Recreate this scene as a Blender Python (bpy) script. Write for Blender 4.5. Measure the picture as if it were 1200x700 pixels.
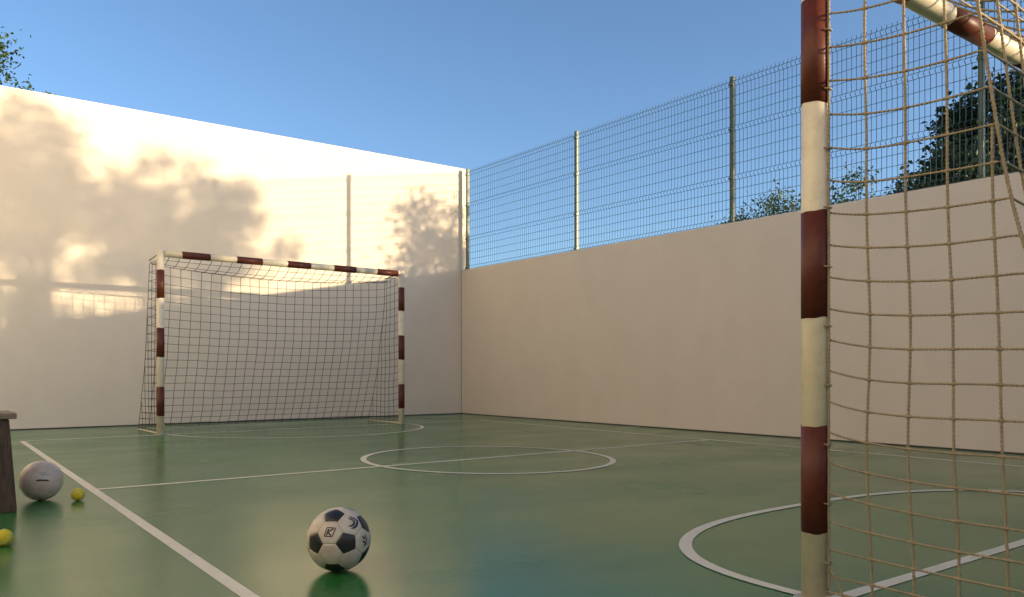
import bpy, bmesh, math, random
import numpy as np
from mathutils import Vector, Matrix, noise

random.seed(7)
rng = np.random.default_rng(11)
for o in list(bpy.data.objects):
    bpy.data.objects.remove(o)
scn = bpy.context.scene
COL = scn.collection
R = math.radians

# ------------------------------------------------------------------ camera
CAM_H = 0.68
cam_d = bpy.data.cameras.new('camera')
cam = bpy.data.objects.new('camera', cam_d); COL.objects.link(cam)
cam_d.sensor_width = 36.0
cam_d.lens = 36.0 * 962 / 1200
cam_d.shift_y = 86 / 1200
cam_d.clip_start = 0.05
cam_d.clip_end = 2000
cam.location = (0, 0, CAM_H)
cam.rotation_euler = (R(90), 0, -math.atan(732 / 962))
scn.camera = cam

# ------------------------------------------------------------------ sky, sun, exposure
SUN_TO = Vector((2.06, -2.75, 0.365)).normalized()      # towards the sun
SUN_EL = math.asin(SUN_TO.z)
SUN_AZ = math.atan2(SUN_TO.x, SUN_TO.y)
world = bpy.data.worlds.new('World'); scn.world = world
world.use_nodes = True
wn = world.node_tree.nodes; wl = world.node_tree.links
sky = wn.new('ShaderNodeTexSky'); sky.sky_type = 'NISHITA'
sky.sun_disc = False
sky.sun_elevation = SUN_EL
sky.sun_rotation = SUN_AZ
sky.air_density = 0.65; sky.dust_density = 1.0; sky.ozone_density = 2.0
bg = wn['Background']; bg.inputs['Strength'].default_value = 0.115
wl.new(sky.outputs['Color'], bg.inputs['Color'])
sun_d = bpy.data.lights.new('sun', 'SUN')
sun_d.energy = 3.0; sun_d.angle = R(0.6); sun_d.color = (1.0, 0.775, 0.48)
sun = bpy.data.objects.new('sun', sun_d); COL.objects.link(sun)
sun.rotation_euler = (-SUN_TO).to_track_quat('-Z', 'Y').to_euler()
sun.location = SUN_TO * 60
vs = scn.view_settings
vs.view_transform = 'Standard'; vs.look = 'None'; vs.gamma = 1.0
vs.use_curve_mapping = False
vs.exposure = 1.64

# ------------------------------------------------------------------ helpers
def tag(o, label, cat, group=None):
    o['label'] = label; o['category'] = cat
    if group: o['group'] = group
    return o

def empty(name, loc=(0, 0, 0), parent=None):
    o = bpy.data.objects.new(name, None); COL.objects.link(o)
    o.location = loc; o.empty_display_size = 0.2
    if parent: o.parent = parent
    return o

def link(name, me, mat=None, parent=None):
    if mat is not None and not me.materials: me.materials.append(mat)
    o = bpy.data.objects.new(name, me); COL.objects.link(o)
    if parent: o.parent = parent
    return o

def mesh(name, v, f, smooth=False):
    me = bpy.data.meshes.new(name)
    me.from_pydata([tuple(p) for p in v], [], f)
    if smooth: me.polygons.foreach_set('use_smooth', [True] * len(me.polygons))
    me.update()
    return me

def box_mesh(name, lo, hi, bev=0.0, seg=2):
    bm = bmesh.new()
    bmesh.ops.create_cube(bm, size=1)
    for v in bm.verts:
        v.co = Vector([lo[i] + (v.co[i] + .5) * (hi[i] - lo[i]) for i in range(3)])
    if bev > 0:
        bmesh.ops.bevel(bm, geom=bm.edges[:], offset=bev, segments=seg, profile=.6, affect='EDGES')
    me = bpy.data.meshes.new(name); bm.to_mesh(me); bm.free()
    return me

def box(name, lo, hi, mat, parent=None, bev=0.0):
    return link(name, box_mesh(name, lo, hi, bev), mat, parent)

def tube_arrays(pts, rad, sides=6, twist=0.0, lobe=0.0, cap=True):
    """pts (n,3); rad scalar or (n,); twist in turns per metre; lobe: two-strand rope profile"""
    P = np.asarray(pts, float); n = len(P)
    T = np.gradient(P, axis=0); T /= np.linalg.norm(T, axis=1)[:, None] + 1e-12
    s = np.concatenate([[0], np.cumsum(np.linalg.norm(np.diff(P, axis=0), axis=1))])
    m = np.abs(T.mean(axis=0)); ax = np.zeros(3); ax[np.argmin(m)] = 1
    N = np.cross(T, ax); N /= np.linalg.norm(N, axis=1)[:, None]
    B = np.cross(T, N)
    th = np.linspace(0, 2 * np.pi, sides, endpoint=False)
    rr = np.broadcast_to(np.asarray(rad, float), (n,))[:, None] * np.ones((1, sides))
    if lobe:
        rr = rr * (1 + lobe * np.cos(2 * (th[None, :] - 2 * np.pi * twist * s[:, None])))
    V = P[:, None, :] + rr[:, :, None] * (np.cos(th)[None, :, None] * N[:, None, :] + np.sin(th)[None, :, None] * B[:, None, :])
    V = V.reshape(-1, 3)
    i = np.arange(n - 1)[:, None] * sides; j = np.arange(sides)[None, :]; j2 = (j + 1) % sides
    F = np.stack([i + j, i + j2, i + sides + j2, i + sides + j], axis=-1).reshape(-1, 4)
    F = F.tolist()
    if cap:
        F.append(list(range(sides))[::-1]); F.append([(n - 1) * sides + k for k in range(sides)])
    return V, F

def fast_mesh(name, V, F, smooth=True):
    me = bpy.data.meshes.new(name)
    me.from_pydata(V.tolist() if hasattr(V, 'tolist') else V, [], F)
    if smooth: me.polygons.foreach_set('use_smooth', [True] * len(me.polygons))
    me.update()
    return me

def join_arrays(parts):
    Vs, Fs, off = [], [], 0
    for V, F in parts:
        V = np.asarray(V); Vs.append(V); Fs += [[k + off for k in f] for f in F]; off += len(V)
    return np.concatenate(Vs), Fs

def tube(name, pts, rad, mat, parent=None, sides=10, **k):
    V, F = tube_arrays(pts, rad, sides, **k)
    return link(name, fast_mesh(name, V, F), mat, parent)

# ------------------------------------------------------------------ materials
def mat_base(name, col, rough=.5, spec=.5, metal=0.0):
    m = bpy.data.materials.new(name); m.use_nodes = True
    b = m.node_tree.nodes['Principled BSDF']
    b.inputs['Base Color'].default_value = (*col, 1)
    b.inputs['Roughness'].default_value = rough
    b.inputs['Specular IOR Level'].default_value = spec
    b.inputs['Metallic'].default_value = metal
    return m, m.node_tree.nodes, m.node_tree.links, b

def noise_node(n, l, scale, detail=4, rough=.55, coord='Object', dist=0.0, stretch=None):
    tc = n.new('ShaderNodeTexCoord')
    t = n.new('ShaderNodeTexNoise'); t.inputs['Scale'].default_value = scale
    t.inputs['Detail'].default_value = detail; t.inputs['Roughness'].default_value = rough
    t.inputs['Distortion'].default_value = dist
    if stretch:
        mp = n.new('ShaderNodeMapping'); mp.inputs['Scale'].default_value = stretch
        l.new(tc.outputs[coord], mp.inputs['Vector']); l.new(mp.outputs['Vector'], t.inputs['Vector'])
    else:
        l.new(tc.outputs[coord], t.inputs['Vector'])
    return t

def ramp(n, l, src, stops):
    r = n.new('ShaderNodeValToRGB')
    while len(r.color_ramp.elements) < len(stops): r.color_ramp.elements.new(.5)
    for e, (p, c) in zip(r.color_ramp.elements, stops):
        e.position = p; e.color = (*c, 1) if len(c) == 3 else c
    l.new(src, r.inputs['Fac'])
    return r

def mix_rgb(n, l, fac, a, b, mode='MIX'):
    m = n.new('ShaderNodeMix'); m.data_type = 'RGBA'; m.blend_type = mode
    for sock, val in ((m.inputs['Factor'], fac), (m.inputs['A'], a), (m.inputs['B'], b)):
        pass
    fs = m.inputs[0]; A = m.inputs[6]; Bs = m.inputs[7]
    for s, v in ((fs, fac), (A, a), (Bs, b)):
        if hasattr(v, 'links') or hasattr(v, 'is_output'): l.new(v, s)
        elif isinstance(v, (int, float)): s.default_value = v
        else: s.default_value = (*v, 1)
    return m.outputs[2]

def bump(n, l, b, height, strength=.2, dist=.01):
    bp = n.new('ShaderNodeBump'); bp.inputs['Strength'].default_value = strength
    bp.inputs['Distance'].default_value = dist
    l.new(height, bp.inputs['Height']); l.new(bp.outputs['Normal'], b.inputs['Normal'])

def wall_material(name, c1, c2):
    m, n, l, b = mat_base(name, c1, .75, .3)
    big = noise_node(n, l, .55, 5, .6)
    r1 = ramp(n, l, big.outputs['Fac'], [(.35, c1), (.7, c2)])
    mid = noise_node(n, l, 3.5, 6, .6, stretch=(1, 1, .6))
    r2 = ramp(n, l, mid.outputs['Fac'], [(.3, (.955, .95, .94)), (.7, (1, 1, 1))])
    out = mix_rgb(n, l, 1.0, r1.outputs['Color'], r2.outputs['Color'], 'MULTIPLY')
    l.new(out, b.inputs['Base Color'])
    fine = noise_node(n, l, 90, 6, .6)
    roll = noise_node(n, l, 7, 3, .5)
    ad = n.new('ShaderNodeMath'); ad.operation = 'MULTIPLY_ADD'
    l.new(roll.outputs['Fac'], ad.inputs[0]); ad.inputs[1].default_value = 2.0
    l.new(fine.outputs['Fac'], ad.inputs[2])
    bump(n, l, b, ad.outputs[0], .25, .004)
    return m

M = {}
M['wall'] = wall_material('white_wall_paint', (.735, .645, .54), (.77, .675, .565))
M['wall_bounce'] = wall_material('bounce_wall_paint', (.81, .745, .65), (.83, .765, .67))  # paler paint for the added wall that bounces light
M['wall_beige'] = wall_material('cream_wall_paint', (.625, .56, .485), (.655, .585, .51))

# court floor: sealed green sports floor, scuffed, with cloudy gloss
m, n, l, b = mat_base('green_court_coating', (.05, .12, .07), .25, .72)
cl = noise_node(n, l, .6, 3, .5, dist=.3)
c1 = ramp(n, l, cl.outputs['Fac'], [(.3, (.020, .128, .026)), (.7, (.030, .160, .036))])
fn = noise_node(n, l, 1.7, 3, .5, stretch=(1, 1.5, 1))
c2 = ramp(n, l, fn.outputs['Fac'], [(.3, (.88, .90, .88)), (.7, (1.06, 1.05, 1.03))])
out = mix_rgb(n, l, 1.0, c1.outputs['Color'], c2.outputs['Color'], 'MULTIPLY')
l.new(out, b.inputs['Base Color'])
rn = noise_node(n, l, .9, 2, .5, stretch=(1, 1.5, 1))
rr = ramp(n, l, rn.outputs['Fac'], [(.3, (.18,) * 3), (.72, (.29,) * 3)])
l.new(rr.outputs['Color'], b.inputs['Roughness'])
M['floor'] = m

m, n, l, b = mat_base('court_line_paint', (.72, .72, .68), .38, .5)
t = noise_node(n, l, 9, 8, .7)
r = ramp(n, l, t.outputs['Fac'], [(.27, (.40, .42, .30)), (.42, (.64, .60, .49)), (.8, (.72, .67, .55))])
l.new(r.outputs['Color'], b.inputs['Base Color'])
M['line'] = m

m, n, l, b = mat_base('white_post_enamel', (.78, .76, .70), .32, .5)
t = noise_node(n, l, 14, 8, .7)
r = ramp(n, l, t.outputs['Fac'], [(.26, (.52, .45, .32)), (.5, (.67, .60, .46)), (.8, (.71, .64, .50))])
l.new(r.outputs['Color'], b.inputs['Base Color'])
bump(n, l, b, t.outputs['Fac'], .08, .003)
M['post_white'] = m
m, n, l, b = mat_base('red_brown_tape', (.15, .028, .017), .46, .3)
t = noise_node(n, l, 22, 8, .7)
r = ramp(n, l, t.outputs['Fac'], [(.25, (.068, .017, .010)), (.6, (.105, .025, .014)), (.85, (.125, .034, .02))])
l.new(r.outputs['Color'], b.inputs['Base Color'])
bump(n, l, b, t.outputs['Fac'], .1, .003)
M['tape'] = m

def rope_mat(name, c1, c2):
    m, n, l, b = mat_base(name, c1, .85, .2)
    t = noise_node(n, l, 60, 5, .7)
    r = ramp(n, l, t.outputs['Fac'], [(.3, c1), (.7, c2)])
    l.new(r.outputs['Color'], b.inputs['Base Color'])
    return m
M['rope'] = rope_mat('beige_twisted_rope', (.23, .18, .118), (.37, .305, .21))
M['cord_dark'] = rope_mat('dark_net_cord', (.05, .046, .04), (.085, .078, .066))  # cord of the far net, darker than the near rope
M['stay'], *_ = mat_base('galvanised_stay', (.42, .43, .41), .45, .5, .6)

m, n, l, b = mat_base('fence_green_grey_coating', (.11, .16, .13), .42, .5)
t = noise_node(n, l, 30, 4, .6)
r = ramp(n, l, t.outputs['Fac'], [(.3, (.065, .105, .07)), (.7, (.09, .135, .09))])
l.new(r.outputs['Color'], b.inputs['Base Color'])
M['fence_post'] = m
M['wire'], *_ = mat_base('fence_wire_coating', (.065, .105, .10), .4, .5)
M['dark'], *_ = mat_base('dark_sealant_and_base', (.05, .048, .042), .7, .3)  # corner joint sealant and the dark strips at the wall base

m, n, l, b = mat_base('weathered_dark_wood', (.12, .07, .045), .6, .35)
t = noise_node(n, l, 9, 8, .65, stretch=(7, 7, .7), dist=1.2)
r = ramp(n, l, t.outputs['Fac'], [(.28, (.028, .017, .012)), (.55, (.075, .047, .032)), (.8, (.125, .08, .055))])
l.new(r.outputs['Color'], b.inputs['Base Color'])
bump(n, l, b, t.outputs['Fac'], .4, .004)
M['wood'] = m
m, n, l, b = mat_base('weathered_bench_top', (.2, .14, .1), .6, .35)
t = noise_node(n, l, 9, 8, .65, stretch=(.7, 7, 7), dist=1.2)
r = ramp(n, l, t.outputs['Fac'], [(.28, (.09, .058, .04)), (.55, (.20, .14, .10)), (.8, (.28, .21, .155))])
l.new(r.outputs['Color'], b.inputs['Base Color'])
bump(n, l, b, t.outputs['Fac'], .4, .004)
M['wood_top'] = m

def ball_mat(name, c, c2, rough):
    m, n, l, b = mat_base(name, c, rough, .5)
    t = noise_node(n, l, 25, 8, .7)
    r = ramp(n, l, t.outputs['Fac'], [(.28, c2), (.6, c)])
    l.new(r.outputs['Color'], b.inputs['Base Color'])
    f = noise_node(n, l, 400, 3, .5)
    bump(n, l, b, f.outputs['Fac'], .25, .0006)
    return m
M['ball_white'] = ball_mat('ball_white_panel', (.57, .51, .43), (.42, .36, .29), .38)
M['ball_black'] = ball_mat('ball_black_panel', (.013, .012, .012), (.025, .023, .021), .36)
M['print'], *_ = mat_base('black_print', (.015, .014, .014), .5)
M['print_grey'], *_ = mat_base('grey_print', (.34, .31, .29), .5)
M['volley'] = ball_mat('ivory_ball_panel', (.52, .43, .36), (.43, .35, .29), .30)
m, n, l, b = mat_base('yellow_felt', (.62, .50, .03), .8, .2)
t = noise_node(n, l, 120, 6, .8)
r = ramp(n, l, t.outputs['Fac'], [(.3, (.42, .33, .015)), (.65, (.70, .58, .05))])
l.new(r.outputs['Color'], b.inputs['Base Color'])
bump(n, l, b, t.outputs['Fac'], .6, .003)
M['felt'] = m
M['seam'], *_ = mat_base('pale_ball_seam', (.55, .54, .40), .6)

def leaf_mat(name, c1, c2, c3):
    m, n, l, b = mat_base(name, c1, .5, .4)
    at = n.new('ShaderNodeAttribute'); at.attribute_name = 'tint'
    r = ramp(n, l, at.outputs['Fac'], [(0, c1), (.55, c2), (1, c3)])
    l.new(r.outputs['Color'], b.inputs['Base Color'])
    tr = n.new('ShaderNodeBsdfTranslucent'); l.new(r.outputs['Color'], tr.inputs['Color'])
    mx = n.new('ShaderNodeMixShader'); mx.inputs[0].default_value = .3
    l.new(b.outputs[0], mx.inputs[1]); l.new(tr.outputs[0], mx.inputs[2])
    l.new(mx.outputs[0], n['Material Output'].inputs['Surface'])
    return m
M['leaf_dark'] = leaf_mat('dark_leaf', (.012, .026, .010), (.024, .046, .017), (.045, .075, .026))
M['leaf_mid'] = leaf_mat('mid_leaf', (.035, .065, .018), (.06, .105, .03), (.10, .15, .045))
m, n, l, b = mat_base('bark', (.09, .07, .05), .9, .2)
t = noise_node(n, l, 12, 8, .7, stretch=(4, 4, .6))
r = ramp(n, l, t.outputs['Fac'], [(.3, (.045, .033, .024)), (.7, (.14, .11, .08))])
l.new(r.outputs['Color'], b.inputs['Base Color']); bump(n, l, b, t.outputs['Fac'], .6, .02)
M['bark'] = m
m, n, l, b = mat_base('dry_grass_soil', (.09, .09, .045), .95, .1)
t = noise_node(n, l, .6, 8, .7)
r = ramp(n, l, t.outputs['Fac'], [(.3, (.05, .065, .025)), (.6, (.09, .095, .045)), (.8, (.15, .125, .08))])
l.new(r.outputs['Color'], b.inputs['Base Color'])
M['ground'] = m

# ------------------------------------------------------------------ ground and court
XW, YB, XL, YR = 7.44, 11.15, -1.6, -5.2       # right wall, back wall, left wall, rear wall (inner faces)
H_BACK, H_RIGHT = 4.0, 2.335
S = 700
g = link('ground', mesh('ground', [(-S, -S, -.12), (S, -S, -.12), (S, S, -.12), (-S, S, -.12)], [(0, 1, 2, 3)]), M['ground'])
g['kind'] = 'structure'
cf = box('court_floor', (XL, YR, -.118), (XW, YB, 0), M['floor'])
cf['kind'] = 'structure'

def strip(name, a, b, w=.048, z=.0009):
    a = Vector(a); b = Vector(b); d = (b - a).normalized(); nrm = Vector((-d.y, d.x)) * w / 2
    n = max(2, int((b - a).length / .25)); v = []; f = []
    for i in range(n + 1):
        p = a.lerp(b, i / n); e = .0016
        v.append((p.x + nrm.x * (1 + random.uniform(-e, e) * 20), p.y + nrm.y * (1 + random.uniform(-e, e) * 20), z))
        v.append((p.x - nrm.x, p.y - nrm.y, z))
        if i: k = 2 * i; f.append((k - 2, k - 1, k + 1, k))
    return link(name, mesh(name, v, f), M['line'], cf)

def arc(name, c, rx, ry, a0, a1, e=2.0, w=.046, z=.0027):
    n = int(abs(a1 - a0) / (2 * math.pi) * 160); v = []; f = []
    for i in range(n + 1):
        a = a0 + (a1 - a0) * i / n
        ca, sa = math.cos(a), math.sin(a)
        for q in (-w / 2, w / 2):
            X, Y = rx + q, ry + q
            k = (abs(ca / X) ** e + abs(sa / Y) ** e) ** (-1 / e)
            v.append((c[0] + k * ca, c[1] + k * sa, z))
        if i: k = 2 * i; f.append((k - 2, k - 1, k + 1, k))
    return link(name, mesh(name, v, f), M['line'], cf)

strip('sideline', (.842, 1.34), (1.052, 9.30))
strip('sideline', (6.47, 1.34), (6.655, 9.50))
strip('goal_line', (.82, 1.365), (6.49, 1.375), z=.0018)
strip('goal_line', (1.03, 9.29), (6.68, 9.475), z=.0018)
strip('halfway_line', (.95, 5.225), (6.56, 5.335), z=.0018)
arc('centre_circle', (3.76, 5.27), .935, 1.04, 0, 2 * math.pi)
arc('goal_area_arc', (3.72, 1.385), 1.5, 1.06, .004, math.pi - .004, 2.7)
arc('goal_area_arc', (3.93, 9.40), 1.5, 1.42, -.004, -math.pi + .004)

# ------------------------------------------------------------------ walls
def wall(lo, hi, mat, label):
    o = box('boundary_wall', lo, hi, mat, None, .008)
    tag(o, label, 'wall')
    return o
wb = wall((XL - .15, YB, -.11), (7.585, YB + .16, H_BACK), M['wall'], 'tall white plastered wall behind the goal with dark net, dappled with tree shadows')
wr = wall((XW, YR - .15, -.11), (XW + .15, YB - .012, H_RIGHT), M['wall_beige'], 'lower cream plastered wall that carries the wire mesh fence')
wlft = wall((XL - .15, YR - .15, -.11), (XL, YB - .003, 6.5), M['wall_bounce'], 'unseen very tall white side wall, added to bounce warm light onto the court')  # out of view; added and made this tall to bounce sunlight into the shade
wrr = wall((XL + .003, YR - .15, -.11), (XW - .003, YR, H_RIGHT), M['wall'], 'low white plastered wall closing the court opposite the tall white wall')
box('corner_joint', (XW + .006, YB - .0125, .001), (XW + .14, YB + .004, H_RIGHT - .004), M['dark'], wr)
box('dark_base_strip', (XL + .01, YB - .010, .001), (XW - .002, YB + .002, .012), M['dark'], wb)  # thin dark line along the foot of the tall wall
box('dark_base_strip', (XW - .010, YR + .01, .001), (XW + .002, YB - .012, .012), M['dark'], wr)  # same dark line along the foot of the cream wall

# ------------------------------------------------------------------ fence on the right wall
XF = 7.505
F_TOP = 3.93
fence = empty('wire_mesh_fence', (XF, 0, H_RIGHT))
tag(fence, 'welded wire mesh fence on square posts along the top of the cream wall', 'fence')
FP = [11.05, 8.40, 5.80, 3.18, .56, -2.06, -4.68]
def fp(o): o.location = (o.location[0], o.location[1], o.location[2]); return o
post_me = box_mesh('post', (-.022, -.022, 0), (.022, .022, F_TOP - H_RIGHT + .03), .004)
plate_me = box_mesh('base_plate', (-.055, -.07, 0), (.055, .07, .008), .002)
cap_me = box_mesh('post_cap', (-.025, -.025, F_TOP - H_RIGHT + .028), (.025, .025, F_TOP - H_RIGHT + .042), .004)
clamp_me = box_mesh('clamp', (-.033, -.029, -.012), (-.0222, .029, .012), .002)
folds = [.03, .50, 1.045, 1.545]
for y in FP:
    p = link('post', post_me, M['fence_post'], fence); p.location = (0, y, 0)
    q = link('base_plate', plate_me, M['fence_post'], p)
    q = link('post_cap', cap_me, M['fence_post'], p)
    for zz in folds:
        q = link('clamp', clamp_me, M['fence_post'], p); q.location = (0, 0, zz)
PX = -.028                 # wires run on the court side of the posts
# profile of a vertical wire (x offset, z): straight with V folds
prof = []
for k, zz in enumerate(folds):
    prof += [(PX, zz - .028 if k else zz - .02), (PX - .028, zz), (PX, zz + .028)]
prof.append((PX, F_TOP - H_RIGHT + .015))
prof = np.array(prof)
for a, bq in zip(FP[:-1], FP[1:]):
    L = a - bq - .03
    parts = []
    nw = int(L / .05)
    for i in range(nw + 1):
        y = -L / 2 + i * L / nw
        pts = np.column_stack([prof[:, 0], np.full(len(prof), y), prof[:, 1]])
        parts.append(tube_arrays(pts, .0033, 4))
    V, F = join_arrays(parts)
    pan = link('panel', fast_mesh('panel', V, F, False), M['wire'], fence)
    pan.location = (0, (a + bq) / 2, 0)
    V, F = tube_arrays([(0, -L / 2, 0), (0, 0, 0), (0, L / 2, 0)], .0027, 5)
    hw = fast_mesh('horizontal_wire', V, F)
    zs = []
    for k, zz in enumerate(folds):
        zs += [(PX - .005, zz - .028 if k else zz - .018), (PX - .005, zz + .028)]
        if k < 3:
            nx = folds[k + 1]; lo, hi = zz + .028, nx - .028
            zs += [(PX - .005, lo + (hi - lo) * j / 4) for j in (1, 2, 3)]
    for (x, z) in zs:
        h = link('horizontal_wire', hw, M['wire'], pan); h.location = (x, 0, z)

# ------------------------------------------------------------------ goals
def smooth_noise(p, s): return noise.noise(Vector((p[0] * s, p[1] * s, p[2] * s)))
W = 3.0; HB = 1.96; PR = .039
BANDS = [(.205, .52), (.84, 1.155), (1.475, 1.78)]
XB = [(.22, .525), (.825, 1.125), (1.43, 1.725), (2.03, 2.33), (2.63, 2.935)]

def depth(z):                      # how far the net stands behind the goal line at height z
    q = min(1, max(0, 1 - z / 2)); return .445 + .46 * q ** 1.8
def sag(d, z):
    return -.055 * (1 - math.exp(-d / .13)) * min(1, z / .3)

def band_mesh(r, a, bq, axis, seed):
    n = 28; v = []; f = []
    rnd = random.Random(seed)
    ph, ph2 = rnd.uniform(0, 6), rnd.uniform(0, 6)
    for k, z in enumerate((a, a, bq, bq)):
        rad = r if k in (1, 2) else r - .0015
        for i in range(n):
            t = 2 * math.pi * i / n
            w = .0022 * math.sin(2 * t + (ph if k < 2 else ph2)) + .0012 * math.sin(5 * t + ph2)
            c, s_ = rad * math.cos(t), rad * math.sin(t)
            v.append((c, s_, z + w) if axis == 'z' else (z + w, c, s_))
    for k in range(3):
        for i in range(n):
            f.append((k * n + i, k * n + (i + 1) % n, (k + 1) * n + (i + 1) % n, (k + 1) * n + i))
    return mesh('tape_band', v, f, True)

def make_goal(loc, s, cord_mat, near, label, seed):
    """local x along the goal line from the left post, local depth goes to s*y"""
    G = empty('goal', loc)
    tag(G, label, 'goal', 'futsal goals facing each other')
    for px in (0, W):
        V, F = tube_arrays([(px, 0, 0), (px, 0, 1), (px, 0, 1.995)], PR, 28)
        P = link('post', fast_mesh('post', V, F), M['post_white'], G)
        for i, (a, bq) in enumerate(BANDS):
            o = link('tape_band', band_mesh(PR + .0012, a, bq, 'z', seed + i + px), M['tape'], P)
            o.location = (px, 0, 0)
        V, F = tube_arrays([(px, 0, .0005), (px, 0, .006)], .062, 24)
        link('floor_socket', fast_mesh('floor_socket', V, F), M['stay'], P)
    V, F = tube_arrays([(PR - .004, 0, HB), (W / 2, 0, HB), (W - PR + .004, 0, HB)], PR - .001, 28)
    C = link('crossbar', fast_mesh('crossbar', V, F), M['post_white'], G)
    for i, (a, bq) in enumerate(XB):
        o = link('tape_band', band_mesh(PR + .0012, a, bq, 'x', seed + 20 + i), M['tape'], C)
        o.location = (0, 0, HB)
    for px in (0, W):
        tube('top_stay', [(px, s * PR * .8, HB), (px, s * .2, HB - .005), (px, s * .43, HB - .03)], .009, M['stay'], G, 8)
        tube('ground_bar', [(px, s * .03, .014), (px, s * .5, .014), (px, s * .905, .014)], .009, M['post_white'], G, 8)

    def jit(p, amp=.012):
        q = Vector((p[0] + seed * 3.1, p[1], p[2]))
        return (p[0] + amp * noise.noise(q * 2.3), p[1] + amp * noise.noise(q * 2.3 + Vector((9, 3, 1))), p[2] + amp * .6 * noise.noise(q * 3.1 + Vector((4, 7, 2))))
    def side(px, d, z):
        sg = -1 if px == 0 else 1
        e = d / max(.01, depth(z))
        bul = -sg * .02 * math.sin(math.pi * min(1, e))
        a = min(1, d / .1)
        q = jit((px + bul, s * d, z + sag(d, z)), .012 * a)
        return q
    def back(x, z):
        e = math.sin(math.pi * min(1, max(0, x / W)))
        d = depth(z) - .035 * e * math.sin(math.pi * min(1, z / 1.9))
        zz = z + sag(depth(z), z) - .10 * e ** .8 * (z / 2) ** 1.5
        return jit((x, s * d, zz), .012)
    def top(x, t):                 # t 0 at the crossbar, 1 at the back edge
        p1 = back(x, 1.95); p0 = (x, s * PR * .7, HB + PR * .6 if near else HB + PR * .3)
        sg = -.05 * math.sin(math.pi * t)
        return (p0[0] + (p1[0] - p0[0]) * t, p0[1] + (p1[1] - p0[1]) * t, p0[2] + (p1[2] - p0[2]) * t + sg)
    DS = .0042 if near else .04
    RH, RV = (.0029, .0036) if near else (.0027, .0030)
    def resample(fn, a, bq, L, ds):
        k = max(3, int(L / ds)); coarse = max(12, int(L / .03))
        tt = np.linspace(a, bq, coarse + 1); P = np.array([fn(t) for t in tt])
        if ds >= .03: return P
        u = np.linspace(a, bq, k)
        return np.column_stack([np.interp(u, tt, P[:, i]) for i in range(3)])
    ROPES = dict(sides=7, twist=42.0, lobe=.32) if near else dict(sides=5)
    def cord(P, r, parent, name='cord', nodes=None):
        rr = r
        if near and nodes is not None:
            d2 = ((P[:, None, :] - nodes[None, :, :]) ** 2).sum(-1).min(axis=1)
            rr = r * (1 + .9 * np.exp(-d2 / .0075 ** 2))
        V, F = tube_arrays(P, rr, **ROPES)
        return link(name, fast_mesh(name, V, F), cord_mat, parent)
    # the net itself: its border ropes, one mesh; every cord is a piece of it
    parts = []
    for px in (0, W):
        off = PR + .006
        parts.append(tube_arrays(resample(lambda z: (px, s * off, z), .04, 1.93, 1.9, DS), RV * 1.05, **ROPES))
        parts.append(tube_arrays(resample(lambda z: side(px, depth(z), z), .03, 1.95, 2.1, DS), RV * 1.15, **ROPES))
        parts.append(tube_arrays(resample(lambda d: (px, s * d, .034), .03, .905, .92, DS), RV, **ROPES))
    parts.append(tube_arrays(resample(lambda x: (x, s * .905, .034), 0, W, W, DS), RV, **ROPES))
    V, F = join_arrays(parts)
    net = link('net', fast_mesh('net', V, F), cord_mat, G)
    rows = [.085 + .0845 * k + .00045 * k * k for k in range(21)]
    dp = lambda k, z: .037 + .018 * (1 - z / 2) + k * (.111 + .005 * (1 - z / 2))
    cols = [W * i / 26 for i in range(1, 26)]
    for z in rows:
        dz = depth(z)
        L = 2 * dz + W
        def fn(u, z=z, dz=dz):
            if u < dz: return side(0, max(PR + .004, u), z)
            if u <= dz + W: return back(u - dz, z)
            return side(W, max(PR + .004, dz - (u - dz - W)), z)
        P = resample(fn, 0, L, L, DS)
        nodes = None
        if near:
            nodes = np.array([side(0, dp(k, z), z) for k in range(1, 9) if dp(k, z) < dz] + [back(x, z) for x in cols])
        cord(P, RH, net, nodes=nodes)
    for px in (0, W):
        for k in range(1, 9):
            zt = 1.95
            while dp(k, zt) > depth(zt) - .012 and zt > .05: zt -= .02
            if zt < .12: continue
            P = resample(lambda z: side(px, dp(k, z), z), .03, zt, zt, DS)
            cord(P, RV, net)
    for x in cols:
        def fn(u, x=x):
            if u <= 1.95: return back(x, max(.035, u))
            return top(x, 1 - (u - 1.95) / .4)
        cord(resample(fn, .03, 2.35, 2.4, DS), RV, net)
    for t in (.28, .55, .80):
        cord(resample(lambda x: top(x, t), 0, W, W, DS), RH, net)
    # lacing ties round posts and bar
    tm = None
    n = 14; v = []; f = []
    a = np.linspace(0, 2 * np.pi, 17)
    ring = np.column_stack([.0125 * np.cos(a), .0125 * np.sin(a) + s * (PR + .001), .003 * np.sin(a)])
    V, F = tube_arrays(ring, .0024, 5, cap=False)
    tm = fast_mesh('tie', V, F)
    for px in (0, W):
        for k in range(11):
            o = link('tie', tm, cord_mat, net); o.location = (px, 0, .12 + .174 * k)
    Pl = [(0, s * (PR + .012), .10), (.004, s * (PR + .03), .07), (.003, s * (PR + .05), .03), (.004, s * (PR + .06), .007)]
    cord(np.array(Pl), .0028, net, 'loose_end') if False else tube('loose_end', Pl, .0028, cord_mat, net, 6)
    return G

FG = make_goal((2.345, 9.345, 0), 1, M['cord_dark'], False, 'striped futsal goal with thin dark net standing before the tall white wall', 3)
FG.rotation_euler.z = R(1.2)
make_goal((2.2, 1.40, 0), -1, M['rope'], True, 'striped futsal goal with thick beige rope net on the goal line', 5)

# ------------------------------------------------------------------ balls
cam_v = Vector((0, 0, CAM_H))
def frame(center):
    f = (cam_v - center).normalized(); up = Vector((0, 0, 1))
    r = up.cross(f).normalized(); u = f.cross(r)
    return r, u, f

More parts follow.
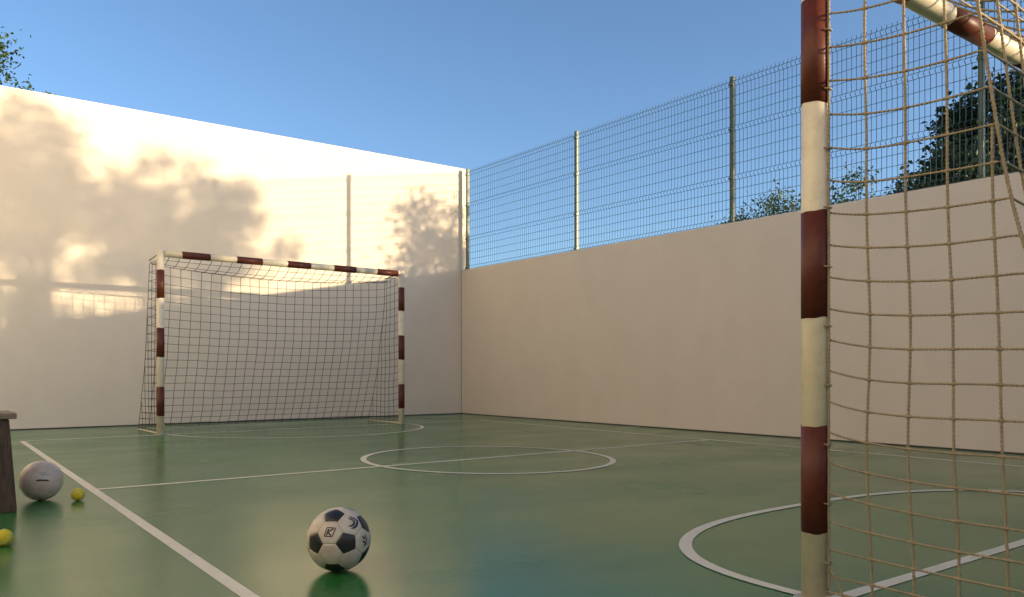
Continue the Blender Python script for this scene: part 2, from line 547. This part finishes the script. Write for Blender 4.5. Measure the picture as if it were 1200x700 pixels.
def soccer_ball(c, rad):
    B = empty('football', (c[0], c[1], 0))
    tag(B, 'black and white football with black emblems resting on the green court', 'ball')
    ctr = Vector((0, 0, rad))
    ph = (1 + 5 ** .5) / 2
    ico = [Vector(p).normalized() for p in [(0, a, b * ph) for a in (1, -1) for b in (1, -1)] + [(a, b * ph, 0) for a in (1, -1) for b in (1, -1)] + [(b * ph, 0, a) for a in (1, -1) for b in (1, -1)]]
    # orient: panels seen in the picture
    tgt = [Vector((-.15, .79, .58)), Vector((.24, -.16, .957)), Vector((-.74, -.12, .66))]
    tgt = [t.normalized() for t in tgt]
    best = None
    for i in range(12):
        for j in range(12):
            for k in range(12):
                if i == j or j == k or i == k: continue
                if abs(ico[i].dot(ico[j]) - .447) > .02 or abs(ico[j].dot(ico[k]) - .447) > .02 or abs(ico[i].dot(ico[k]) - .447) > .02: continue
                A = np.array([ico[i], ico[j], ico[k]]); Tg = np.array(tgt)
                U, s_, Vt = np.linalg.svd(A.T @ Tg)
                Rm = U @ Vt
                if np.linalg.det(Rm) < 0: continue
                e = np.abs(A @ Rm - Tg).sum()
                if best is None or e < best[0]: best = (e, Rm)
    Rm = best[1]
    r, u, f = frame(Vector((c[0], c[1], rad)))
    def toworld(p):
        q = np.array(p) @ Rm
        return (r * q[0] + u * q[1] + f * q[2]).normalized()
    ico = [toworld(p) for p in ico]
    edges = [(i, j) for i in range(12) for j in range(12) if i != j and ico[i].dot(ico[j]) > .4]
    third = {(i, j): (ico[i] * 2 + ico[j]) / 3 for i, j in edges}
    polys = []
    def order(c0, pts):
        c0 = c0.normalized(); a = c0.orthogonal().normalized(); b2 = c0.cross(a)
        return sorted(pts, key=lambda p: math.atan2(p.dot(b2), p.dot(a)))
    for i in range(12):
        polys.append((True, ico[i], order(ico[i], [third[e] for e in edges if e[0] == i])))
    seen = set()
    for i, j in edges:
        for k in range(12):
            if (i, k) in third and (j, k) in third:
                key = tuple(sorted((i, j, k)))
                if key in seen: continue
                seen.add(key)
                c0 = ico[i] + ico[j] + ico[k]
                polys.append((False, c0, order(c0, [third[(a, b2)] for a in key for b2 in key if a != b2])))
    for black, c0, pts in polys:
        cc = sum(pts, Vector()) / len(pts); nseg = 5
        rim = []
        for a, b2 in zip(pts, pts[1:] + pts[:1]):
            rim += [a.lerp(b2, q / nseg) for q in range(nseg)]
        rings = [(.30, 0), (.62, 0), (.82, .0006), (.92, .0028), (.97, .008), (1.0, .016)]
        v = [ctr + cc.normalized() * rad * 1.0015]; fc = []
        nr = len(rim)
        for t, dip in rings:
            for p in rim:
                v.append(ctr + (cc.lerp(p, t)).normalized() * (rad * (1.0015 - dip * 1.6)))
        for q in range(nr): fc.append((0, 1 + q, 1 + (q + 1) % nr))
        for k in range(len(rings) - 1):
            for q in range(nr):
                a = 1 + k * nr + q; b2 = 1 + k * nr + (q + 1) % nr
                fc.append((a, a + nr, b2 + nr, b2))
        link('panel', mesh('panel', v, fc, True), M['ball_black'] if black else M['ball_white'], B)
    # printed emblems: outlines in tangent units (1 = ball radius), picture axes
    def emblem(center, polys2, ang=0, lift=1.009):
        cx, cy = center; cz = math.sqrt(max(0, 1 - cx * cx - cy * cy))
        nrm = (r * cx + u * cy + f * cz).normalized()
        tx = (r - nrm * r.dot(nrm)).normalized(); ty = nrm.cross(tx)
        v = []; fc = []
        for pl in polys2:
            # each stroke is a quad strip: list of (x,y) left/right pairs
            base = len(v)
            for (x, y) in pl:
                xr = x * math.cos(ang) - y * math.sin(ang); yr = x * math.sin(ang) + y * math.cos(ang)
                v.append(ctr + (nrm + tx * xr + ty * yr).normalized() * rad * lift)
            for q in range(0, len(pl) - 2, 2):
                fc.append((base + q, base + q + 1, base + q + 3, base + q + 2))
        link('emblem', mesh('emblem', v, fc, True), M['print'], B)
    def stroke(pts, w):
        out = []
        if not isinstance(w, (list, tuple)): w = [w] * len(pts)
        p2, w2 = [], []
        for i in range(len(pts) - 1):
            for q in range(4):
                t = q / 4; p2.append((pts[i][0] * (1 - t) + pts[i + 1][0] * t, pts[i][1] * (1 - t) + pts[i + 1][1] * t)); w2.append(w[i] * (1 - t) + w[i + 1] * t)
        pts = p2 + [pts[-1]]; w = w2 + [w[-1]]
        for i, p in enumerate(pts):
            a = pts[max(0, i - 1)]; b2 = pts[min(len(pts) - 1, i + 1)]
            dx, dy = b2[0] - a[0], b2[1] - a[1]; L = math.hypot(dx, dy) or 1
            ww = w[i] if isinstance(w, (list, tuple)) else w
            out += [(p[0] - dy / L * ww / 2, p[1] + dx / L * ww / 2), (p[0] + dy / L * ww / 2, p[1] - dx / L * ww / 2)]
        return out
    J1 = stroke([(-.10, .20), (.10, .20), (.185, .18), (.20, .10), (.195, -.02), (.15, -.12), (.06, -.20)], [.05, .06, .07, .08, .085, .075, .02])
    J2 = stroke([(-.12, .115), (.02, .115), (.085, .10), (.10, .03), (.085, -.06), (.03, -.12), (-.05, -.16)], [.04, .05, .06, .065, .065, .055, .02])
    emblem((.37, .49), [J1, J2], -.25)
    K1 = stroke([(-.15, -.13), (-.10, .14), (.17, .14), (.10, -.13), (-.15, -.13)], .035)
    K2 = stroke([(-.08, -.10), (-.04, .10)], .045); K3 = stroke([(.10, .11), (-.05, .0), (.06, -.10)], .045)
    emblem((-.275, .22), [K1, K2, K3], -.18)
    S1 = stroke([(-.10, .16), (.0, .05), (.08, .16)], .05); S2 = stroke([(-.12, .02), (.0, -.08), (.12, .04)], .05); S3 = stroke([(-.08, -.14), (.08, -.12)], .05)
    emblem((.80, -.07), [S1, S2, S3], .2)
    T = [stroke([(x, -.05), (x + .02, .05), (x + .07, .05), (x + .05, -.05)], .025) for x in (-.16, -.05, .06)]
    emblem((.31, .92), T, -.1)
    return B

def cube_ball(name, c, rad, mat, label):
    B = empty(name, (c[0], c[1], 0)); tag(B, label, 'ball')
    ctr = Vector((0, 0, rad))
    rot = Matrix.Rotation(.35, 3, 'X') @ Matrix.Rotation(.5, 3, 'Z') @ Matrix.Rotation(.2, 3, 'Y')
    ax = [Vector((1, 0, 0)), Vector((0, 1, 0)), Vector((0, 0, 1))]
    for d in range(3):
        for sg in (1, -1):
            N = ax[d] * sg; U = ax[(d + 1) % 3]; Vv = ax[(d + 2) % 3]
            for k in range(3):
                n = 8; mN = 12; v = []; fc = []
                for i in range(n + 1):
                    for j in range(mN + 1):
                        a = (-1 + 2 * (k + i / n) / 3) * math.pi / 4; b2 = (-1 + 2 * j / mN) * math.pi / 4
                        p = (N + U * math.tan(a) + Vv * math.tan(b2)).normalized()
                        e = min(i, n - i, j, mN - j)
                        dip = .010 if e == 0 else 0.0
                        v.append(ctr + rot @ p * rad * (1 - dip))
                for i in range(n):
                    for j in range(mN):
                        a = i * (mN + 1) + j; q = (a, a + mN + 1, a + mN + 2, a + 1)
                        fc.append(q if sg > 0 else q[::-1])
                link('panel', mesh('panel', v, fc, True), mat, B)
    r, u, f = frame(Vector((c[0], c[1], rad)))
    def patch(x0, x1, y0, hw, name, mt, wav):
        v = []; fc = []; n = 14
        for i in range(n + 1):
            t = i / n; x = x0 + (x1 - x0) * t
            h = hw * (math.sin(math.pi * t) ** .6 * .8 + .12) * (1 + wav * math.sin(9 * t))
            yc = y0 + .012 * math.sin(5 * t)
            for y in (yc - h, yc + h):
                z = math.sqrt(max(0, 1 - x * x - y * y))
                v.append(ctr + (r * x + u * y + f * z) * rad * 1.0035)
            if i: q = 2 * i; fc.append((q - 2, q, q + 1, q - 1))
        link(name, mesh(name, v, fc, True), mt, B)
    patch(-.24, .36, .0, .055, 'emblem', M['print'], .25)
    for i, (a, bq, y) in enumerate([(-.08, .26, .36), (-.02, .36, .27)]):
        patch(a, bq, y, .035, 'lettering', M['print_grey'], .35)
    return B

def tennis_ball(c, rad, label, rz):
    B = empty('tennis_ball', (c[0], c[1], 0)); tag(B, label, 'ball')
    bm = bmesh.new(); bmesh.ops.create_icosphere(bm, subdivisions=4, radius=rad)
    for v in bm.verts:
        v.co *= 1 + .006 * noise.noise(v.co * 300); v.co.z += rad
    me = bpy.data.meshes.new('felt_cover'); bm.to_mesh(me); bm.free()
    me.polygons.foreach_set('use_smooth', [True] * len(me.polygons))
    link('felt_cover', me, M['felt'], B)
    a, b2 = .72, .28; pts = []
    for i in range(65):
        t = 2 * math.pi * i / 64
        p = Vector((a * math.cos(t) + b2 * math.cos(3 * t), a * math.sin(t) - b2 * math.sin(3 * t), 2 * math.sqrt(a * b2) * math.sin(2 * t))).normalized() * rad * .995
        p = Matrix.Rotation(rz, 3, 'Z') @ Matrix.Rotation(.7, 3, 'X') @ p
        pts.append((p.x, p.y, p.z + rad))
    V, F = tube_arrays(pts, rad * .045, 6, cap=False)
    link('seam', fast_mesh('seam', V, F), M['seam'], B)

def ground_at(px, py):
    Z = 962 * CAM_H / (py - 436); Xc = (px - 600) / 962 * Z
    c, s_ = .79584, .60551
    return (Xc * c + Z * s_, -Xc * s_ + Z * c)

soccer_ball((1.228, 2.592), .108)
cube_ball('handball', (.648, 4.97), .1045, M['volley'], 'plain ivory ball with a small dark logo next to the bench leg')
tennis_ball((.80, 4.83), .033, 'small yellow tennis ball near the ivory ball and the sideline', .4)
tennis_ball((.362, 3.75), .033, 'small yellow tennis ball on the court in front of the bench', 2.0)

# ------------------------------------------------------------------ bench
BN = empty('wooden_bench', (.5, 4.62, 0))
tag(BN, 'dark weathered wooden bench standing beside the sideline', 'bench')
BL = 1.55
for i, (y0, y1) in enumerate([(0, .112), (.118, .230), (.236, .348)]):
    box('seat_plank', (-BL, y0, .452), (.005 * (i % 2), y1, .480), M['wood_top'], BN, .004)
def leg_box(x_top, x_bot, y_top, y_bot, w, d, z1):
    v = []
    for (x, y, z, k) in ((x_bot, y_bot, 0.0, .9), (x_top, y_top, z1, 1.0)):
        for sx, sy in ((-1, 0), (0, 0), (0, 1), (-1, 1)):
            v.append((x + sx * w * k, y + sy * d * k, z))
    f = [(3, 2, 1, 0), (4, 5, 6, 7), (0, 1, 5, 4), (1, 2, 6, 5), (2, 3, 7, 6), (3, 0, 4, 7)]
    bm = bmesh.new(); vs_ = [bm.verts.new(p) for p in v]
    for q in f: bm.faces.new([vs_[k] for k in q])
    bmesh.ops.bevel(bm, geom=bm.edges[:], offset=.004, segments=2, affect='EDGES')
    me = bpy.data.meshes.new('leg'); bm.to_mesh(me); bm.free()
    return me
for xr, sg in ((-.03, 1), (-BL + .12, -1)):
    for yy, ys in ((.02, -1), (.273, 1)):
        link('leg', leg_box(xr, xr + sg * .032, yy, yy + ys * .015, .085, .055, .4515), M['wood'], BN)
    box('stretcher', (xr - .06, .055, .07), (xr + sg * .022 - .004, .285, .125), M['wood'], BN, .004)
    box('apron', (xr - .062, .078, .385), (xr - .025, .270, .4515), M['wood'], BN, .003)
box('rail', (-BL + .13, .155, .08), (-.10, .185, .118), M['wood'], BN, .003)

# ------------------------------------------------------------------ trees
def make_tree(loc, blobs, height, mat, label, seed, leaf=.05, density=1.0, trunk_r=.09, group=None, spread=.155):
    """blobs: list of (dx,dy,z, rx,ry,rz, n_clusters)"""
    rnd = np.random.default_rng(seed)
    T = empty('tree', loc)
    tag(T, label, 'tree', group)
    parts = []
    # trunk and limbs
    zt = min(bz for *_, in [(b_[2],) for b_ in blobs] for bz in _) if False else min(b_[2] for b_ in blobs)
    tk = [(0, 0, -.12)]
    steps = 8
    for i in range(1, steps + 1):
        t = i / steps
        tk.append((rnd.normal(0, .02) * height * .2 * t, rnd.normal(0, .02) * height * .2 * t, -.12 + t * (zt + .12)))
    parts.append(tube_arrays(tk, np.linspace(trunk_r, trunk_r * .5, len(tk)) * (1 + .5 * np.exp(-np.arange(len(tk)) * 1.5)), 10))
    centers = []
    for (dx, dy, z, rx, ry, rz, nc) in blobs:
        for _ in range(nc):
            v = rnd.normal(size=3); v /= np.linalg.norm(v)
            q = rnd.uniform(.25, 1) ** .45
            centers.append(np.array([dx, dy, z]) + v * q * np.array([rx, ry, rz]))
    for c in centers:
        a0 = rnd.uniform(.45, .98); st = np.array(tk[int(a0 * steps)], float)
        if c[2] < st[2]: st = np.array(tk[max(2, int(.45 * steps))], float)
        mid = st * .5 + c * .5 + np.array([0, 0, -.08 * np.linalg.norm(c - st)]) + rnd.normal(0, .05, 3)
        tt = np.linspace(0, 1, 7)[:, None]
        P = (1 - tt) ** 2 * st + 2 * tt * (1 - tt) * mid + tt ** 2 * c
        parts.append(tube_arrays(P, np.linspace(trunk_r * .32, .004, 7), 5))
    V, F = join_arrays(parts)
    link('trunk', fast_mesh('trunk', V, F), M['bark'], T)
    # leaves: folded two-quad blades around every twig end
    C = np.array(centers); per = int(95 * density)
    n = len(C) * per
    pos = np.repeat(C, per, axis=0) + rnd.normal(size=(n, 3)) * np.array([spread, spread, spread * .8])
    d = rnd.normal(size=(n, 3)) + np.array([0, 0, .25]); d /= np.linalg.norm(d, axis=1)[:, None]
    up = rnd.normal(size=(n, 3)) * .7 + np.array([0, 0, 1.0])
    w = np.cross(d, up); w /= np.linalg.norm(w, axis=1)[:, None]
    nn = np.cross(w, d)
    Ls = leaf * rnd.uniform(.65, 1.3, n)[:, None]; ws = Ls * .30
    base = pos; midl = pos + d * Ls * .5; tip = pos + d * Ls - nn * Ls * .12
    lft = midl + w * ws + nn * Ls * .10; rgt = midl - w * ws + nn * Ls * .10
    V = np.stack([base, lft, tip, rgt], axis=1).reshape(-1, 3)
    idx = np.arange(n) * 4
    F = np.concatenate([np.stack([idx, idx + 1, idx + 2], 1), np.stack([idx, idx + 2, idx + 3], 1)])
    me = bpy.data.meshes.new('crown')
    me.vertices.add(len(V)); me.vertices.foreach_set('co', V.astype(np.float32).ravel())
    me.loops.add(len(F) * 3); me.loops.foreach_set('vertex_index', F.astype(np.int32).ravel())
    me.polygons.add(len(F)); me.polygons.foreach_set('loop_start', np.arange(len(F), dtype=np.int32) * 3)
    me.update(calc_edges=True)
    tint = np.clip(np.repeat(rnd.uniform(.15, .8, len(C)), per) + rnd.normal(0, .18, n), 0, 1)
    at = me.attributes.new('tint', 'FLOAT', 'POINT'); at.data.foreach_set('value', np.repeat(tint, 4).astype(np.float32))
    link('crown', me, mat, T)
    return T

def along(wx, d, off=0):           # a point d metres towards the sun from back-wall position wx
    h = Vector((SUN_TO.x, SUN_TO.y)).normalized()
    return (wx + h.x * d, YB + h.y * d, -.0)
TG = 'trees outside the court walls'
# tree seen through the rope net, also shading the corner of the tall wall
a = along(6.9, 7.9)
make_tree(a, [(0, 0, 3.3, .62, .62, 1.1, 26), (.5, -.65, 3.9, .5, .5, .6, 12), (-.35, .5, 2.9, .4, .4, .6, 8)], 4.6, M['leaf_dark'], 'slender loose dark tree right behind the fence, seen through the rope net', 21, .085, .9, .06, TG)
make_tree((14.35, 5.75, 0), [(.1, -.1, 4.05, 1.2, 1.2, 1.45, 125), (.9, -.9, 4.6, 1.1, 1.1, 1.3, 80), (-.75, .8, 3.3, .55, .55, .7, 34), (.3, -.2, 3.1, 1.4, 1.4, .9, 80)], 5.6, M['leaf_dark'], 'dense dark green tree beyond the fence, seen through the rope net', 22, .11, 1.3, .12, TG)
# trees that throw the dappled shade on the tall wall; blobs given where their shade falls (x, z on the wall)
def shade_tree(w0, d, spec, label, seed):
    a = along(w0, d); dz = d * SUN_TO.z / math.hypot(SUN_TO.x, SUN_TO.y)
    bl = [((wx - w0) * .64, (wx - w0) * .48, wz + dz, rx / 1.25, rx / 1.25, rz, n) for wx, wz, rx, rz, n in spec]
    return make_tree(a, bl, 5.0, M['leaf_mid'], label, seed, .085, .62, .05, TG, .115)
shade_tree(1.35, 13.0, [(1.35, 3.15, .62, .62, 34), (1.0, 2.55, .8, .5, 26), (1.8, 2.5, .5, .4, 16), (.3, 3.0, .7, .7, 22), (1.75, 3.5, .2, .2, 3), (1.2, 3.75, .25, .12, 4)], 'leafy tree outside the cream wall, taller of two shading the white wall', 31)
shade_tree(3.05, 14.5, [(2.45, 2.85, .45, .40, 18), (3.15, 2.75, .6, .48, 26), (3.68, 2.8, .3, .35, 11), (2.9, 2.15, .85, .36, 24), (3.65, 2.2, .35, .3, 10), (1.6, 1.45, .5, .12, 6), (1.95, 1.95, .3, .14, 4), (2.3, 2.3, .4, .3, 10), (2.9, 3.35, .3, .12, 4), (3.85, 3.15, .15, .15, 2), (3.98, 2.5, .1, .3, 3), (4.55, 2.3, .16, .08, 3)], 'leafy tree outside the cream wall, lower of two shading the white wall', 32)
# low trees beyond the fence
make_tree((15.0, 8.6, 0), [(0, 0, 3.9, .62, .5, .75, 16), (.5, -.35, 3.6, .6, .5, .6, 10)], 4.6, M['leaf_mid'], 'small light green tree beyond the fence beside the dark tree', 41, .08, .8, .07, TG)
make_tree((15.65, 10.95, 0), [(0, 0, 3.9, .7, .6, .7, 16), (-.6, .5, 3.62, .55, .5, .55, 12), (.6, -.4, 3.9, .5, .5, .6, 8)], 4.5, M['leaf_mid'], 'low bushy tree just clearing the wall behind the fence', 42, .08, .8, .07, TG)
# tree behind the tall wall
make_tree((.55, 14.3, 0), [(-.03, 0, 5.0, .75, .8, .95, 34), (-.1, 0, 4.1, .75, .7, .5, 10), (.34, -.05, 5.35, .5, .5, .45, 22), (.5, -.1, 4.75, .3, .3, .25, 6), (1.15, -.22, 4.72, .10, .08, .03, 2)], 5.9, M['leaf_mid'], 'green tree rising behind the tall white wall', 51, .075, .8, .1, TG)

# ------------------------------------------------------------------ render settings
scn.render.engine = 'CYCLES'
scn.cycles.max_bounces = 10
scn.cycles.diffuse_bounces = 6
